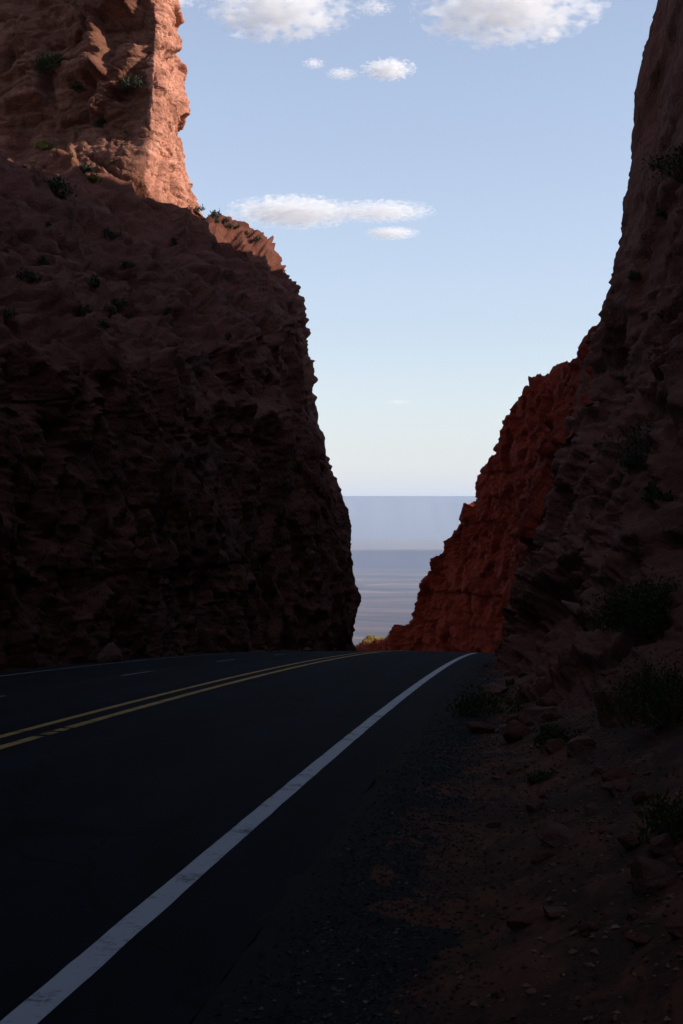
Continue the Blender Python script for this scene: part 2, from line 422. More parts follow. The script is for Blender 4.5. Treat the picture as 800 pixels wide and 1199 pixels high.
M['mesa'] = rock_mat('mesa_rock', (.105, .09, .10), (.135, .115, .125), (.16, .14, .145)); 

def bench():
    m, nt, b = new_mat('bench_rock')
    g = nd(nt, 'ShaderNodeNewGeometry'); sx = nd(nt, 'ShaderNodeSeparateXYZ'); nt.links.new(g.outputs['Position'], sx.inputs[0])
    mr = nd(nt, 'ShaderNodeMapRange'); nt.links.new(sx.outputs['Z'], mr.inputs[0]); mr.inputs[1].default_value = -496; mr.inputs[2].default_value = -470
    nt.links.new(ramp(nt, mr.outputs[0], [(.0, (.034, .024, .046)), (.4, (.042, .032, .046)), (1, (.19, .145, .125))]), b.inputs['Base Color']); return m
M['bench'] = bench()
mesa('far_hills', 31500, 38000, -660, 378, 6200, 'pale blue flat topped mesa on the horizon', M['mesa'], 5, 110)
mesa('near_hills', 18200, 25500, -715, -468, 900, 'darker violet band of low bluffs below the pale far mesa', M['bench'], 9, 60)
xs = np.linspace(-26000, 26000, 60)

# ------------------------------------------------------------------ left cliff
def left_base(Yv):
    return -11.95 + .125 * Yv
secs = []
corner = [(0, 0), (.3, 5.7), (.85, 8.6), (1.0, 11.2), (2.3, 15.5), (3.1, 21.7), (4.2, 26.8), (6.0, 30.5), (8.2, 32.2), (12.2, 33.9), (40, 38.5)]
for Yv, rim, foot in ((-80, 30, (14, 44)), (-40, 30, (14, 44)), (0, 28, (14, 42)), (18, 20, (15, 36)), (27, 9, (19, 24)), (34, 4.0, (20, 16.2)), (44, 4.4, (19, 17.0)), (56, 6.0, (18, 17.8)), (68, 8.2, (17, 18.8)), (78, 10.0, (15, 18.9)), (87, 11.8, (12.5, 20.4))):  # near and rear sections, out of view, raised to cut skylight on the road
    bx = left_base(Yv); bz = float(road_z(Yv)) - .3; H = rim + 1.65 - bz
    fx, fz = foot
    off = [(0, 0), (.25, H * .2), (.5, H * .4), (.7, H * .6), (1.0, H * .8), (1.5, H), (1.5 + (fx - 1.5) * .33, H + (fz - rim) * .36), (1.5 + (fx - 1.5) * .66, H + (fz - rim) * .70), (fx, H + fz - rim), (fx + 10, H + fz - rim + (1 if Yv > 60 else 3)), (fx + 30, H + fz - rim + (2 if Yv > 60 else 6))]
    secs.append([(bx + .4, Yv, bz - 1.5)] + [(bx - a, Yv, bz + h) for a, h in off])
for Yv in (97, 104):
    bx = left_base(Yv) + .1; bz = float(road_z(Yv)) - .3
    sc = .88 if Yv == 97 else 1
    secs.append([(bx + .4, Yv, bz - 3)] + [(bx - a, Yv, bz + h * (sc if 12 < h else 1)) for a, h in corner])
for (bx, by, ix, iy, drop) in ((-.8, 109, -.85, -.5, 3), (-5, 113, -.5, -.85, 6), (-14, 118, -.2, -.98, 9), (-35, 123, 0, -1, 12)):
    bz = float(road_z(106)) - .3
    secs.append([(bx - ix * 2.5, by - iy * 2.5, bz - drop)] + [(bx + ix * min(a, 12 + .05 * a), by + iy * min(a, 12 + .05 * a), bz + min(h, 33.9) * .96) for a, h in corner])
def rubble(p, P):
    # loose ledgy rubble on the bench above the cut
    m = np.clip((p[:, 2] - 6) / 6, 0, 1)
    return m * (1.5 * boulders(p / [1.9, 2.6, 1.9], 21) + .7 * boulders(p / [.8, 1.2, .8], 22) + .2 * facets(p / [.9, 1.3, .8], 28, soft=.1)[0] + .12 * facets(p / [.4, .6, .35], 29, soft=.1)[0])
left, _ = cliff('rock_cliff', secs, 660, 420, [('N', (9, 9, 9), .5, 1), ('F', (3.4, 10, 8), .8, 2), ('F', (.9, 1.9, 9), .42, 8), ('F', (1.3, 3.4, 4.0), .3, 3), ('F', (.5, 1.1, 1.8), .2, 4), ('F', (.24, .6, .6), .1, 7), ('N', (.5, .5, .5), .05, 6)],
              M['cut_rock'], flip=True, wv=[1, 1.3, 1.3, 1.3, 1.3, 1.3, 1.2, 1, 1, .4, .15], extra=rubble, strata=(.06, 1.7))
tag(left, 'steep dark shadowed rock cliff on the left of the road', 'cliff')

# butte standing on the left cliff
b_secs = [
 [(-70, 112, 14), (-70, 112, 22), (-70, 119, 30), (-70, 120, 36), (-70, 122, 47), (-66, 134, 52)],
 [(-42, 103, 14), (-42, 103, 22), (-41, 110, 29.5), (-41, 111, 36), (-40, 113, 46), (-38, 124, 50)],
 [(-24, 95.5, 14), (-24, 96, 21.5), (-22.6, 102, 28.6), (-22.6, 103, 35), (-22, 104.5, 44.5), (-25, 116, 48)],
 [(-18, 92.3, 14), (-18, 92.8, 21), (-17, 99.5, 28), (-17, 100.5, 34), (-16.8, 102, 43), (-21, 113, 46)],
 [(-14.3, 90.4, 14), (-14.1, 91, 20.6), (-13.2, 97.6, 27.6), (-12.9, 98.4, 33), (-13.0, 100.0, 39.3), (-19, 111, 44)],
 [(-13.7, 90.9, 14), (-13.5, 91.6, 20.6), (-12.5, 98.3, 27.6), (-12.2, 99.2, 33), (-12.4, 100.8, 38.6), (-18, 110, 42.5)],
 [(-12.4, 97, 14), (-12.5, 98.5, 21), (-12.3, 101.5, 28), (-12.1, 102.2, 33), (-12.1, 103.5, 38.8), (-15, 109, 42)],
 [(-8.8, 107, 14), (-10.7, 108, 24.2), (-12.1, 108, 28.4), (-12.2, 108, 32), (-11.8, 108, 38.0), (-13.6, 110, 40.8)],
 [(-11.5, 113, 14), (-12.6, 112.5, 23), (-13.8, 112, 27.5), (-13.5, 112, 32), (-13.5, 111.5, 36.4), (-16, 111, 39)],
 [(-18, 119, 14), (-18, 118, 23), (-18.5, 117, 28), (-18.5, 117, 33), (-18.5, 116, 39), (-21, 113, 44)],
 [(-50, 132, 14), (-50, 131, 23), (-50, 130, 28), (-50, 130, 34), (-50, 128, 42), (-45, 122, 48)],
]
def butte_mod(p):
    return 1 - .35 * np.clip((p[:, 0] + 14.6) / 1.2, 0, 1)
def butte_extra(p, P):
    band = np.clip((p[:, 0] + 22) / 5, 0, 1) * np.clip((-13.2 - p[:, 0]) / 1.0, 0, 1) * np.clip(1.4 - np.abs(p[:, 2] - 24.5 + .55 * (p[:, 0] + 17)) / 2.6, 0, 1)
    e = band * (1.1 * boulders(p / [1.5, 1.5, 1.3], 23) + .7 * boulders(p / [.65, .65, .6], 24))
    x, z = p[:, 0], p[:, 2]; front = np.clip((105 - p[:, 1]) / 1.5, 0, 1)
    wob = .25 * fbm(p * .7, 3, 71)
    def slab(xr, xl, z0, z1, dep, lean):       # a thick leaning slab whose right side is a clean break
        xe = xr + lean * (z - z0) + wob
        return dep * np.clip((xe - x) / .22, 0, 1) * np.clip((x - xl) / (xr - xl) * 1.15, 0, 1) * np.clip((z - z0 + wob) / .7, 0, 1) * np.clip((z1 - z + 1.2 * wob) / 1.6, 0, 1)
    e += front * (slab(-15.6, -20, 31.5, 38.5, 2.0, -.28) + slab(-14.4, -18.5, 36.5, 48, 1.9, .12) + slab(-21, -27, 30.5, 35, 1.2, -.1) + slab(-17.3, -22, 24.2, 27.6, .8, -.5))
    led = z / 1.5 + .5 * vnoise(p * [.12, .12, .3], 75); lf = led - np.floor(led)
    e += -.45 * np.exp(-((lf - .5) / .13) ** 2) * np.clip((z - 28) / 2, 0, 1) * np.clip((-15 - x) / 3, 0, 1) * np.clip(vnoise(p * [.25, .25, .6], 76) * 3, 0, 1)
    e += -.8 * np.exp(-((p[:, 1] - 101.6 - .03 * (p[:, 2] - 20) - .3 * np.sin(p[:, 2] * .9)) / .42) ** 2) * np.clip((p[:, 0] + 13.6) / .6, 0, 1) * np.clip((33 - p[:, 2]) / 3, 0, 1)
    return e
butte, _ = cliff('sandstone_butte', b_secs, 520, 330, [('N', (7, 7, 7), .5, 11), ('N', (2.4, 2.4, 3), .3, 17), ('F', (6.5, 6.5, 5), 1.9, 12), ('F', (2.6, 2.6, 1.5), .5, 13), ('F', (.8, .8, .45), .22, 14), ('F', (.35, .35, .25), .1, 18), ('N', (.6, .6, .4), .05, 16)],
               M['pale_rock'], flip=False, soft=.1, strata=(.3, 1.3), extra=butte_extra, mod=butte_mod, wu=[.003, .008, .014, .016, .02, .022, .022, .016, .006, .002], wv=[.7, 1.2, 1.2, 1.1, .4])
tag(butte, 'sunlit sandstone butte rising above the shadowed left cliff', 'butte')

# ------------------------------------------------------------------ right cliff
N_ = [(-.6, -.9), (0, 0), (.9, .6), (1.8, 1.5), (2.6, 3.2), (3.6, 5.5), (4.8, 9), (6, 15), (7.2, 24), (8.5, 34), (10, 45), (15, 60), (60, 64)]  # near profile; its unseen upper part is heightened to keep skylight off the road
E_ = [(-.4, -.9), (0.1, 0), (1.5, 3.8), (2.5, 7.2), (3.1, 10.2), (4.0, 12.1), (4.75, 14.9), (5.75, 19.2), (6.35, 22.8), (6.55, 25.5), (7.5, 29), (16, 50), (50, 54)]
SP = [0, 0, -.5, -.5, -.2, 0, 0, 0, 0, 0, 0, 0, 0]
r_secs = []
for s in (-70, -30, -10, 0, 4, 8, 12, 16, 20, 25, 30, 34, 37, 40, 43, 47, 52, 57, 62, 66, 68):
    t = np.clip((s - 12) / 56, 0, 1) ** 1.25
    sec = []
    sp = math.exp(-((s - 37.5) / 3.6) ** 2); rec = math.exp(-((s - 49) / 5) ** 2)
    for k in range(13):
        d = N_[k][0] * (1 - t) + E_[k][0] * t; h = N_[k][1] * (1 - t) + E_[k][1] * t
        d += D0(s) + SP[k] * 1.1 * sp + rec * .8 * (1 if 0 < k < 6 else 0)
        x, y = road_xy(s, d); sec.append((float(x), float(s), float(road_z(s)) + h))
    r_secs.append(sec)
e = 1.65
r_secs.append([(10.6, 72, -9), (11, 72, -6.6)] + [(x, 72, z + e) for x, z in [(12.8, -2.6), (13.5, 1), (14.0, 4), (14.4, 6.2), (14.2, 9.3), (15.0, 14), (15.4, 18), (15.7, 21), (16.5, 26), (24.5, 41), (60, 45)]])
r_secs.append([(13.6, 86, -10), (14, 86, -8)] + [(x, 86, z + e) for x, z in [(14.6, -4), (15.4, 1), (16.2, 5), (17.0, 9.5), (17.4, 13), (18.3, 18), (18.7, 23), (19.1, 27), (20, 31), (25, 37), (60, 41)]])
r_secs.append([(15, 104, -12), (15.5, 104, -10)] + [(x, 104, z + e) for x, z in [(16.3, -5), (17.5, 1), (18.4, 5), (19.6, 9.5), (20.5, 13), (21.5, 18), (22, 22), (22.5, 26), (23.2, 27.5), (26, 29.5), (60, 35)]])
r_secs.append([(16.5, 109, -12), (17, 109, -10)] + [(x, 109, z + e) for x, z in [(18, -5), (19, 1), (20, 5), (21, 9.5), (22, 13), (23, 18), (23.7, 22), (24.5, 26), (25.5, 25.5), (27.5, 26.5), (60, 33)]])
r_secs.append([(18, 112, -14), (18.5, 112, -12)] + [(x, 112, z + e) for x, z in [(20, -6), (21.5, -1), (23, 3), (24.5, 6), (26, 9), (28, 12), (30, 15), (32, 18), (34, 21), (38, 24), (60, 30)]])
r_secs.append([(24, 116, -16), (25, 116, -14)] + [(x, 116, z + e) for x, z in [(27, -8), (29, -4), (31, -2), (33, 0), (36, 1), (40, 2), (44, 3), (48, 4), (52, 5), (56, 6), (70, 8)]])
def right_extra(p, P):
    m = np.clip((6 - (p[:, 2] - road_z(p[:, 1]))) / 4, 0, 1)          # slabby ledges low down
    v = boulders(p / [1.0, 1.6, .8], 25) - .1
    near = np.clip(p[:, 1] / 30, .35, 1)
    return m * .6 * near * np.maximum(-.2, v)
def right_mod(p):
    h = p[:, 2] - road_z(p[:, 1])
    return np.clip(np.maximum((p[:, 1] + 1) / 30, (h - 1.5) / 8), .22, 1) * (1 - .5 * np.clip((h - 13) / 6, 0, 1))
near_scale = [('N', (8, 8, 8), .45, 31), ('F', (3.2, 12, 4), .75, 32), ('F', (1.1, 4.5, 1.1), .45, 33), ('F', (.42, 1.5, .4), .2, 34), ('F', (.2, .6, .2), .07, 37), ('N', (.4, .4, .3), .04, 36)]
def near_fade(p, P): return right_extra(p, P)
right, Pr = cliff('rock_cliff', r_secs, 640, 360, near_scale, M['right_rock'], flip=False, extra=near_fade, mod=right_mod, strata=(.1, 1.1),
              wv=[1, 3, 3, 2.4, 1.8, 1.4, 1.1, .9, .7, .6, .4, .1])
tag(right, 'tall dark shadowed rock cliff on the right with ledges and shrubs', 'cliff')

# red wall on the outside of the bend
w_secs = []
tops = [(60, 735, 392), (66, 712, 390), (71, 700, 392), (78, 690, 405), (88, 676, 428), (100, 660, 433), (106, 640, 440), (109, 622, 445), (112, 617, 462), (117, 606, 482), (124, 590, 512), (131, 573, 548), (138, 556, 580), (143, 540, 604), (147, 520, 632), (150, 504, 664), (153, 491, 697), (156, 482, 722), (158, 476, 740), (160, 471, 746), (164, 456, 750), (170, 430, 755), (178, 405, 759), (190, 370, 770)]
sb = np.interp([t[0] for t in tops], [60, 70, 100, 138, 156, 190], [60, 70, 100, 139, 160, 200])
for (Yt, px, py), s in zip(tops, sb):
    bx, by = road_xy(s, np.interp(s, [60, 66, 71, 78, 88, 100], [3.4, 2.4, 1.5, 1.5, 1.8, 2.0])); bz = float(road_z(s)) - .4
    T = np.array(pt(px, py, Yt)); B = np.array([float(bx), float(by), bz])
    dirn = T - B; dirn[2] = 0
    sec = [B + [.0, 0, -2.5], B]
    for f, g in ((.12, .25), (.3, .5), (.6, .75), (1, 1)):
        sec.append([B[0] + (T[0] - B[0]) * f, B[1] + (T[1] - B[1]) * f, B[2] + (T[2] - B[2]) * g])
    sec.append(T + [3, 2, -.2]); sec.append(T + [14, 8, -4]); sec.append(T + [40, 22, -24])
    w_secs.append(sec)
redwall, _ = cliff('red_rock_wall', w_secs, 420, 220, [('N', (8, 8, 10), .5, 41), ('F', (3, 5, 5), .9, 42), ('F', (1.2, 2, 2.4), .6, 43), ('F', (.5, .8, 1.0), .3, 44), ('F', (.25, .4, .4), .1, 45)],
               M['red_rock'], flip=False, soft=.08, strata=(.3, 1.5), wu=[.01] * 23, wv=[.5, 1, 1, 1, 1, .9, .25, .1])
tag(redwall, 'glowing red stepped rock wall at the bend beyond the crest', 'cliff')

# ------------------------------------------------------------------ ray helper to set plants and rocks on the real surfaces
def bvh_of(objs):
    V, Fc, n = [], [], 0
    for o in objs:
        me = o.data
        v = np.empty(len(me.vertices) * 3, np.float32); me.vertices.foreach_get('co', v); v = v.reshape(-1, 3)
        l = np.empty(len(me.loops), np.int32); me.loops.foreach_get('vertex_index', l)
        V.append(v); Fc.append(l.reshape(-1, 4) + n); n += len(v)
    return BVHTree.FromPolygons(np.concatenate(V).tolist(), np.concatenate(Fc).tolist())
surf = [left, butte, right, redwall] + [o for o in C.objects if o.name.startswith(('sand_verge', 'gravel_shoulder', 'left_shoulder', 'road')) and 'marking' not in o.name]
BV = bvh_of([o for o in surf if o.type == 'MESH'])
def hit(px, py):
    d = Vector(((px - 400) / F, 1, (600 - py) / F)).normalized()
    r = BV.ray_cast(Vector(EYE), d)
    return (r[0], r[1]) if r[0] is not None else (None, None)
def down(x, y, top=60):
    r = BV.ray_cast(Vector((x, y, top)), Vector((0, 0, -1)))
    return r[0], r[1]

# ------------------------------------------------------------------ shrubs
def leaf_cloud(n, size, leaf, seed, flat=.8):
    r = np.random.default_rng(seed)
    nc = max(5, n // 60)
    cen = r.normal(0, 1, (nc, 3)); cen /= np.linalg.norm(cen, axis=1, keepdims=True); cen *= r.uniform(.35, 1, (nc, 1)) ** .6
    cen[:, 2] = np.abs(cen[:, 2]) * flat + .12
    which = r.integers(0, nc, n)
    q = cen[which] + r.normal(0, .17, (n, 3))
    q[:, 2] = np.maximum(q[:, 2], .03)
    q *= size
    a = r.normal(0, 1, (n, 3)); a[:, 2] = np.abs(a[:, 2]) + .5; a /= np.linalg.norm(a, axis=1, keepdims=True)
    b = np.cross(a, r.normal(0, 1, (n, 3))); b /= np.linalg.norm(b, axis=1, keepdims=True)
    L = leaf * r.uniform(.6, 1.4, (n, 1)); W = L * .2
    V = np.stack([q - b * W, q + a * L * .5 - b * W * .2 + b * 0, q + b * W, q + a * L], 1)
    V = np.stack([q, q + a * L * .5 + b * W, q + a * L, q + a * L * .5 - b * W], 1).reshape(-1, 3)
    return V, np.arange(n * 4).reshape(-1, 4), cen * size

def tube(p0, p1, r0, r1, sag=0):
    p0, p1 = np.array(p0, float), np.array(p1, float); V = []
    for t in (0, .5, 1):
        c = p0 * (1 - t) + p1 * t + np.array([sag, -sag, sag]) * math.sin(t * math.pi)
        r = r0 * (1 - t) + r1 * t
        for k in range(5):
            a = k * 2 * math.pi / 5; V.append(c + [r * math.cos(a), r * math.sin(a), 0])
    Fc = [[i * 5 + k, i * 5 + (k + 1) % 5, (i + 1) * 5 + (k + 1) % 5, (i + 1) * 5 + k] for i in range(2) for k in range(5)]
    return V, Fc

def make_shrub(size, n, leaf, mat, seed, flat=.8):
    root = bpy.data.objects.new('desert_shrub', None); C.objects.link(root)
    V, Fc, cen = leaf_cloud(n, size, leaf, seed, flat)
    mesh_obj('foliage', V, Fc, mat, True, root)
    bv, bf = [], []
    for k, c in enumerate(cen[:40]):
        v, f = tube((0, 0, -.15 * size), c, .022 * size + .004, .004 * size + .001, .06 * size * math.sin(k * 2.4))
        bf += [[i + len(bv) for i in q] for q in f]; bv += v
    mesh_obj('branches', bv, bf, M['twig'], True, root)
    return root

def copy_tree(o):
    c = o.copy(); C.objects.link(c)
    for ch in o.children:
        k = ch.copy(); C.objects.link(k); k.parent = c
    return c

def place(root, loc, rz=0, s=1.0, tilt=None):
    root.location = loc; root.rotation_euler = (0, 0, rz); root.scale = (s, s, s * random.uniform(.85, 1.1))
named = [
 (62, 84, 1.15, 'leaf', 'largest dark green bush on the butte, below its upper wall', 1500),
 (92, 108, .75, 'leaf', 'olive bush on the butte ledge just below the largest bush', 800),
 (156, 106, .85, 'leaf_grey', 'grey green bush at the inner end of the butte ledge', 900),
 (120, 148, .6, 'leaf', 'small dark bush on the rubble in the middle of the butte', 600),
 (51, 176, .6, 'leaf_yellow', 'yellow green bush low on the smooth butte face', 600),
 (98, 205, .6, 'leaf_grey', 'small grey green bush at the foot of the butte rubble', 500),
 (66, 232, .9, 'leaf', 'dark bush just under the shadow edge on the left cliff', 800),
 (112, 215, .5, 'leaf_yellow', 'little yellowish bush on the sunlit toe of the butte rubble', 400),
 (798, 208, 1.0, 'leaf', 'dark bush high on the right cliff at the picture edge', 900),
 (757, 545, .85, 'leaf_grey', 'greyish bush on a ledge halfway up the right cliff', 1200),
 (762, 735, .62, 'leaf', 'large green bush leaning from the right cliff at road level', 9000),
 (785, 840, .55, 'leaf', 'dark bush directly below the large green bush on the right', 6000),
 (655, 872, .22, 'leaf', 'low bush beside the boulders at the back of the sand verge', 1400),
 (797, 978, .22, 'leaf', 'nearest bush, low on the right slope by the picture edge', 1400),
 (640, 912, .13, 'leaf_grey', 'small greyish plant growing in the sand verge', 700),
 (573, 838, .42, 'leaf', 'dark bush at the far end of the sand verge near the road', 1200),
]
for k, (px, py, size, mt, lab, n) in enumerate(named):
    loc, nor = hit(px, py)
    if loc is None: continue
    dist = (loc - Vector(EYE)).length
    r = make_shrub(size, n, max(.03, min(.2, .0028 * dist)), M[mt], 100 + k)
    place(r, loc - Vector((0, 0, .05)), k * 1.3)
    tag(r, lab, 'bush')
protos = [make_shrub(.5, 260, .16, M[m_], 300 + i, .7) for i, m_ in enumerate(('leaf_grey', 'leaf', 'leaf_yellow'))]
used = [False] * 3
def shrub_at(px, py, s, lab, grp, kind):
    loc, nor = hit(px, py)
    if loc is None: return
    o = protos[kind] if not used[kind] else copy_tree(protos[kind]); used[kind] = True
    place(o, loc - Vector((0, 0, .06)), random.uniform(0, 6.28), s)
    tag(o, lab, 'bush', grp)
for (px, py) in ((233, 249), (240, 252), (251, 256), (263, 261), (278, 269), (290, 277), (300, 283), (256, 262), (271, 268)):
    shrub_at(px, py, random.uniform(.7, 1.1), 'small grey shrub on the sunlit skyline slope below the butte', 'shrubs on the sunlit skyline slope', 0)
for k in range(16):
    px = random.uniform(5, 300); py = random.uniform(235 + .22 * px, 400)
    shrub_at(px, py, random.uniform(.5, 1.0), 'small shadowed shrub on the rubble bench of the left cliff', 'shrubs on the shadowed bench', random.choice((0, 0, 1)))
for k in range(16):
    px = random.uniform(15, 150); py = random.uniform(100, 215)
    shrub_at(px, py, random.uniform(.3, .6), 'tiny olive tuft on a ledge of the sunlit butte', 'tufts on the butte', random.choice((0, 1, 2)))
for k in range(12):
    px = random.uniform(690, 798); py = random.uniform(230, 620)
    shrub_at(px, py, random.uniform(.35, .8), 'small dark shrub on a ledge of the right cliff', 'shrubs on the right cliff', random.choice((0, 1, 1)))

# dry grass on the low bank beyond the crest
gv = []
r = np.random.default_rng(5)
for k in range(5200):
    px = r.uniform(418, 482); top = np.interp(px, [405, 430, 456, 471, 485], [759, 755, 750, 746, 715])
    Yv = np.interp(px, [405, 430, 456, 471, 478], [178, 170, 164, 159, 156])
    a = pt(px, top, Yv); x = a[0] + r.normal(.6, .8); y = a[1] + r.normal(.5, .8)
    q = None
    loc = BV.ray_cast(Vector((x, y, a[2] + 6)), Vector((0, 0, -1)))[0]
    if loc is None: continue
    h = r.uniform(.15, .45); w = .03; an = r.uniform(0, 6.28); lx, ly = r.normal(0, .12, 2)
    gv += [(loc.x - w * math.cos(an), loc.y - w * math.sin(an), loc.z - .03), (loc.x + w * math.cos(an), loc.y + w * math.sin(an), loc.z - .03), (loc.x + lx + .005, loc.y + ly, loc.z + h), (loc.x + lx - .005, loc.y + ly, loc.z + h)]
o = mesh_obj('dry_grass', gv, np.arange(len(gv)).reshape(-1, 4), M['dry_grass'])
tag(o, 'yellow dry grass on the low bank beyond the crest', 'grass', kind='stuff')

# ------------------------------------------------------------------ loose rocks
def ico(sub):
    import bmesh
    bm = bmesh.new(); bmesh.ops.create_icosphere(bm, subdivisions=sub, radius=1)
    v = np.array([x.co[:] for x in bm.verts]); f = np.array([[a.index for a in q.verts] for q in bm.faces]); bm.free(); return v, f
iv, jf = ico(4)
def make_rock(seed, mat, squash):
    v = iv.copy()
    r = np.random.default_rng(seed)
    for k in range(16):                                   # cut flat broken faces
        n = r.normal(0, 1, 3); n /= np.linalg.norm(n); lim = r.uniform(.45, .85)
        t = v @ n; v -= np.maximum(t - lim, 0)[:, None] * n
    v += v * (fbm(v * 1.7 + seed, 3, seed) * .08 + fbm(v * 6 + seed, 3, seed) * .025)[:, None]
    v *= squash
    return mesh_obj('fallen_rock', v, jf, mat)
rocks = [make_rock(500 + i, M['boulder'] if i % 2 else M['dark_boulder'], sq) for i, sq in enumerate([(1, .8, .6), (1, .7, .9), (.8, 1, .5), (1.2, .8, .4), (.8, .8, 1), (1.1, .7, .7)])]
rused = [False] * len(rocks)
def rock_at(loc, s, lab, grp=None, kind=None, sink=.25):
    k = random.randrange(len(rocks)) if kind is None else kind
    o = rocks[k] if not rused[k] else rocks[k].copy()
    if rused[k]: C.objects.link(o)
    rused[k] = True
    o.location = Vector(loc) + Vector((0, 0, s * (.45 - sink))); o.scale = (s, s, s)
    o.rotation_euler = (random.uniform(-.25, .25), random.uniform(-.25, .25), random.uniform(0, 6.28))
    tag(o, lab, 'rock', grp); return o
big = [
 (235, 763, .95, 4, 'pale upright boulder leaning at the foot of the left cliff'),
 (125, 776, .55, 1, 'pale boulder at the foot of the left cliff, nearest the left lane dashes'),
 (603, 866, .28, 0, 'rounded red boulder at the back of the sand verge'),
 (636, 846, .30, 5, 'angular boulder beside the low bush at the back of the verge'),
 (580, 815, .36, 3, 'flat slab at the road end of the sand verge'),
 (566, 858, .25, 2, 'dark low slab lying between gravel and sand'),
 (578, 968, .07, 3, 'small flat dark stone alone in the middle of the sand verge'),
 (625, 948, .11, 1, 'dark stone on the sand in front of the small greyish plant'),
 (686, 1092, .06, 0, 'dark fist sized stone on the sand near the bottom right'),
 (655, 985, .16, 3, 'thin rock slab jutting out of the right slope over the sand'),
]
for px, py, s, kd, lab in big:
    loc, nor = hit(px, py)
    if loc is not None: rock_at(loc, s, lab, None, kd)
for k in range(44):
    s = random.uniform(20, 112); x, y = road_xy(s, -9.6 - random.uniform(.1, .8)); loc, _n = down(float(x), float(y), float(road_z(s)) + 1.2)
    if loc is not None: rock_at(loc, random.choice((.12, .16, .2, .28, .4)), 'fallen rock in the line of debris at the foot of the left cliff', 'rocks at the foot of the left cliff')
for k in range(13):
    s = random.uniform(5, 15); d = random.uniform(1.9, float(D0(s)) + .9); x, y = road_xy(s, d); loc, _n = down(float(x), float(y), float(road_z(s)) + 1.6)
    if loc is not None: rock_at(loc, random.uniform(.07, .2), 'dark rock slab half buried in the sandy slope at lower right', 'half buried slabs on the sandy slope', random.choice((3, 3, 0, 2, 4)), .5)
for k in range(64):
    s = random.uniform(4.5, 60) if k % 2 else random.uniform(5, 20); d = float(D0(s)) - random.uniform(-.25, 1.0) ** 2 * .9 + .15
    x, y = road_xy(s, max(d, 1.0)); loc, _n = down(float(x), float(y), float(road_z(s)) + 1.5)
    if loc is not None: rock_at(loc, random.choice((.035, .05, .07, .1, .15)) * (1 if s < 12 else 1.4), 'fallen rock where the red sand meets the right slope', 'rocks along the right slope')

def stones(name, n, slo, shi, dfun, size, mat, lab, cat, seed):
    r = np.random.default_rng(seed)
    base = np.array([(1, 0, 0), (-1, 0, 0), (0, 1, 0), (0, -1, 0), (0, 0, 1), (0, 0, -1)], float)
    tri = np.array([(0, 2, 4), (2, 1, 4), (1, 3, 4), (3, 0, 4), (2, 0, 5), (1, 2, 5), (3, 1, 5), (0, 3, 5)])
    V, Fc = [], []
    for k in range(n):
        s = slo * (shi / slo) ** (r.uniform() ** .8); d = dfun(r, s)
        x, y = road_xy(s, d); loc = BV.ray_cast(Vector((float(x), float(y), float(road_z(s)) + 1.0)), Vector((0, 0, -1)))[0]
        if loc is None: continue
        sz = size * min(math.exp(r.normal(0, .4)), 2.0); a = r.uniform(0, 6.28); c, sn = math.cos(a), math.sin(a)
        b = base * (r.uniform(.6, 1.2, 3) * [1, .8, .6]) * sz + r.normal(0, .15 * sz, (6, 3))
        b = np.stack([b[:, 0] * c - b[:, 1] * sn, b[:, 0] * sn + b[:, 1] * c, b[:, 2]], -1)
        V.append(b + [loc.x, loc.y, loc.z + sz * .25]); Fc.append(tri + 6 * (len(V) - 1))
    o = mesh_obj(name, np.concatenate(V), np.concatenate(Fc), mat, False)
    return tag(o, lab, cat, kind='stuff')
stones('gravel', 15000, 3.6, 45, lambda r, s: .66 + abs(r.normal(0, 1)) * .32 + r.uniform(0, .55), .0095, M['gravel'], 'loose dark gravel scattered on the shoulder and sand', 'gravel', 3)
stones('pebbles', 6000, 3.6, 45, lambda r, s: 1.35 + r.uniform(0, 1) ** .7 * (D0(s) - .9), .012, M['pebble'], 'loose reddish pebbles scattered over the sand verge', 'pebbles', 4)

# ------------------------------------------------------------------ clouds (volumes, high above the haze)
def cloud_mat(seed, dens, nscale, thr, elong):
    m = bpy.data.materials.new('cloud_vapour'); m.use_nodes = True; nt = m.node_tree
    nt.nodes.remove(nt.nodes['Principled BSDF'])
    out = nt.nodes['Material Output']
    co = nd(nt, 'ShaderNodeTexCoord').outputs['Object']
    ln = nd(nt, 'ShaderNodeVectorMath', operation='LENGTH'); nt.links.new(co, ln.inputs[0])
    mp = nd(nt, 'ShaderNodeMapping'); mp.inputs['Scale'].default_value = elong; mp.inputs['Location'].default_value = (seed * 3.7, seed * 1.3, seed)
    nt.links.new(co, mp.inputs[0])
    n = nd(nt, 'ShaderNodeTexNoise', Scale=nscale, Detail=7, Roughness=.6); nt.links.new(mp.outputs[0], n.inputs['Vector'])
    fall = nd(nt, 'ShaderNodeMath', operation='MULTIPLY_ADD'); nt.links.new(ln.outputs['Value'], fall.inputs[0]); fall.inputs[1].default_value = -.55; g = nd(nt, 'ShaderNodeMath', operation='MULTIPLY_ADD'); nt.links.new(n.outputs['Fac'], g.inputs[0]); g.inputs[1].default_value = 2.4; g.inputs[2].default_value = -.72; nt.links.new(g.outputs[0], fall.inputs[2])
    mr = nd(nt, 'ShaderNodeMapRange'); nt.links.new(fall.outputs[0], mr.inputs[0])
    mr.inputs[1].default_value = thr; mr.inputs[2].default_value = thr + .2; mr.inputs[3].default_value = 0; mr.inputs[4].default_value = dens
    v = nd(nt, 'ShaderNodeVolumePrincipled'); v.inputs['Density Attribute'].default_value = ''
    v.inputs['Color'].default_value = (1, 1, 1, 1); v.inputs['Anisotropy'].default_value = 0
    nt.links.new(mr.outputs[0], v.inputs['Density']); nt.links.new(v.outputs[0], out.inputs['Volume'])
    m.cycles.volume_step_rate = .35
    return m
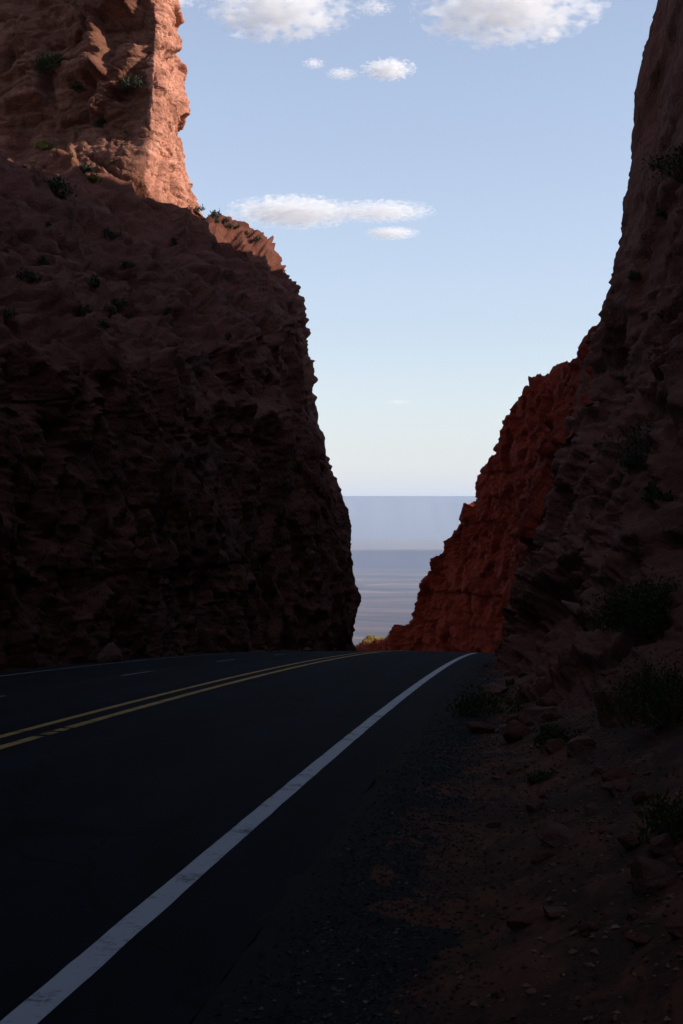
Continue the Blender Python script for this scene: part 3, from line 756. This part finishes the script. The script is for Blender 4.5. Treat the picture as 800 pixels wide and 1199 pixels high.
cv, cf = ico(3)
clouds = [
 # px0, px1, py0, py1, dist, seed, density, label
 (486, 704, -50, 66, 7000, 1, .009, 'largest white cloud, at the top right of the sky'),
 (240, 416, -36, 58, 7000, 2, .010, 'ragged white cloud at the top of the sky near the butte'),
 (424, 486, 64, 100, 9000, 3, .022, 'small tapered cloud below and left of the largest cloud'),
 (382, 420, 78, 96, 9000, 4, .02, 'faint wisp just left of the small tapered cloud'),
 (354, 380, 66, 84, 9000, 5, .022, 'tiny puff under the ragged cloud near the butte'),
 (268, 420, 228, 270, 9500, 6, .014, 'long flat cloud low in the sky beside the left cliff top'),
 (386, 508, 234, 262, 9500, 7, .013, 'thin right hand tail of the long flat low cloud'),
 (428, 490, 266, 281, 9500, 8, .022, 'small thin streak under the long flat low cloud'),
 (184, 232, -14, 12, 7000, 9, .016, 'bit of cloud showing just beside the top of the butte'),
 (416, 462, -4, 22, 7100, 10, .012, 'small puff between the two top clouds'),
 (452, 482, 466, 476, 16000, 11, .006, 'tiny streak of cloud low above the far mesa'),
]
for px0, px1, py0, py1, dist, seed, dens, lab in clouds:
    c = pt((px0 + px1) / 2, (py0 + py1) / 2, dist)
    w = (px1 - px0) / F * dist / 2; el = math.atan2(c[2], dist)
    hh = (py1 - py0) / F * dist / 2
    dep = min(w, hh / max(math.sin(el), .1) * .8); ht = max(hh * .5, 25)
    o = mesh_obj('cloud', cv, cf, None or cloud_mat(seed, dens, 3.3, .12, (w / hh * .8 if w / hh < 3 else 2.6, dep / hh * .8, 1.0)))
    o.location = c; o.scale = (w * 1.12, dep * 1.12, ht * 1.2); o.rotation_euler = (0, 0, 0)
    tag(o, lab, 'cloud')

# ------------------------------------------------------------------ haze
hz = bpy.data.materials.new('haze_air'); hz.use_nodes = True; nt = hz.node_tree
nt.nodes.remove(nt.nodes['Principled BSDF'])
v = nd(nt, 'ShaderNodeVolumePrincipled'); v.inputs['Density Attribute'].default_value = ''
v.inputs['Color'].default_value = (.63, .785, 1.0, 1); v.inputs['Density'].default_value = 2.8e-5
nt.links.new(v.outputs[0], nt.nodes['Material Output'].inputs['Volume'])
hz.cycles.homogeneous_volume = True
a, b0, b1 = 47500, -790, 470
V = [(x, y, z) for x in (-a, a) for y in (-a, a) for z in (b0, b1)]
Fc = [(0, 1, 3, 2), (4, 6, 7, 5), (0, 4, 5, 1), (2, 3, 7, 6), (0, 2, 6, 4), (1, 5, 7, 3)]
o = mesh_obj('haze', V, Fc, hz, False)
tag(o, 'pale blue haze in the air over the desert plain', 'haze', kind='stuff')

# ------------------------------------------------------------------ light
w = bpy.data.worlds.new('World'); scene.world = w; w.use_nodes = True
nt = w.node_tree; bg = nt.nodes['Background']
sky = nt.nodes.new('ShaderNodeTexSky'); sky.sky_type = 'NISHITA'; sky.sun_disc = False
sky.sun_elevation = SUN_EL; sky.sun_rotation = math.atan2(SUN[0], SUN[1])
sky.altitude = 1800; sky.air_density = 1.6; sky.dust_density = 2.0; sky.ozone_density = 1.5
hs = nd(nt, 'ShaderNodeHueSaturation'); hs.inputs['Saturation'].default_value = .6; nt.links.new(sky.outputs[0], hs.inputs['Color'])
nt.links.new(mixc(nt, 1.0, hs.outputs[0], (.81, .84, .99), 'MULTIPLY'), bg.inputs[0]); bg.inputs[1].default_value = .136
L = bpy.data.lights.new('sun', 'SUN'); L.energy = 5; L.angle = math.radians(.5); L.color = (1, .9, .77)
so = bpy.data.objects.new('sun', L); C.objects.link(so)
sd = Vector((SUN[0] * math.cos(SUN_EL), SUN[1] * math.cos(SUN_EL), math.sin(SUN_EL)))
so.rotation_euler = (-sd).to_track_quat('-Z', 'Y').to_euler(); so.location = sd * 300

cam = bpy.data.cameras.new('camera'); co_ = bpy.data.objects.new('camera', cam); C.objects.link(co_)
co_.location = EYE; co_.rotation_euler = (math.radians(90), 0, 0)
cam.sensor_fit = 'VERTICAL'; cam.sensor_height = 36; cam.lens = 36 * F / 1199
cam.clip_start = .05; cam.clip_end = 200000
scene.camera = co_
scene.view_settings.view_transform = 'Standard'; scene.view_settings.look = 'None'
scene.view_settings.exposure = .5; scene.view_settings.gamma = 1; scene.view_settings.use_curve_mapping = False
cy = scene.cycles
cy.use_denoising = True; cy.max_bounces = 16; cy.diffuse_bounces = 5; cy.volume_bounces = 14; cy.glossy_bounces = 2
cy.volume_step_rate = 1; cy.volume_max_steps = 256
cy.use_adaptive_sampling = True; cy.adaptive_threshold = .02
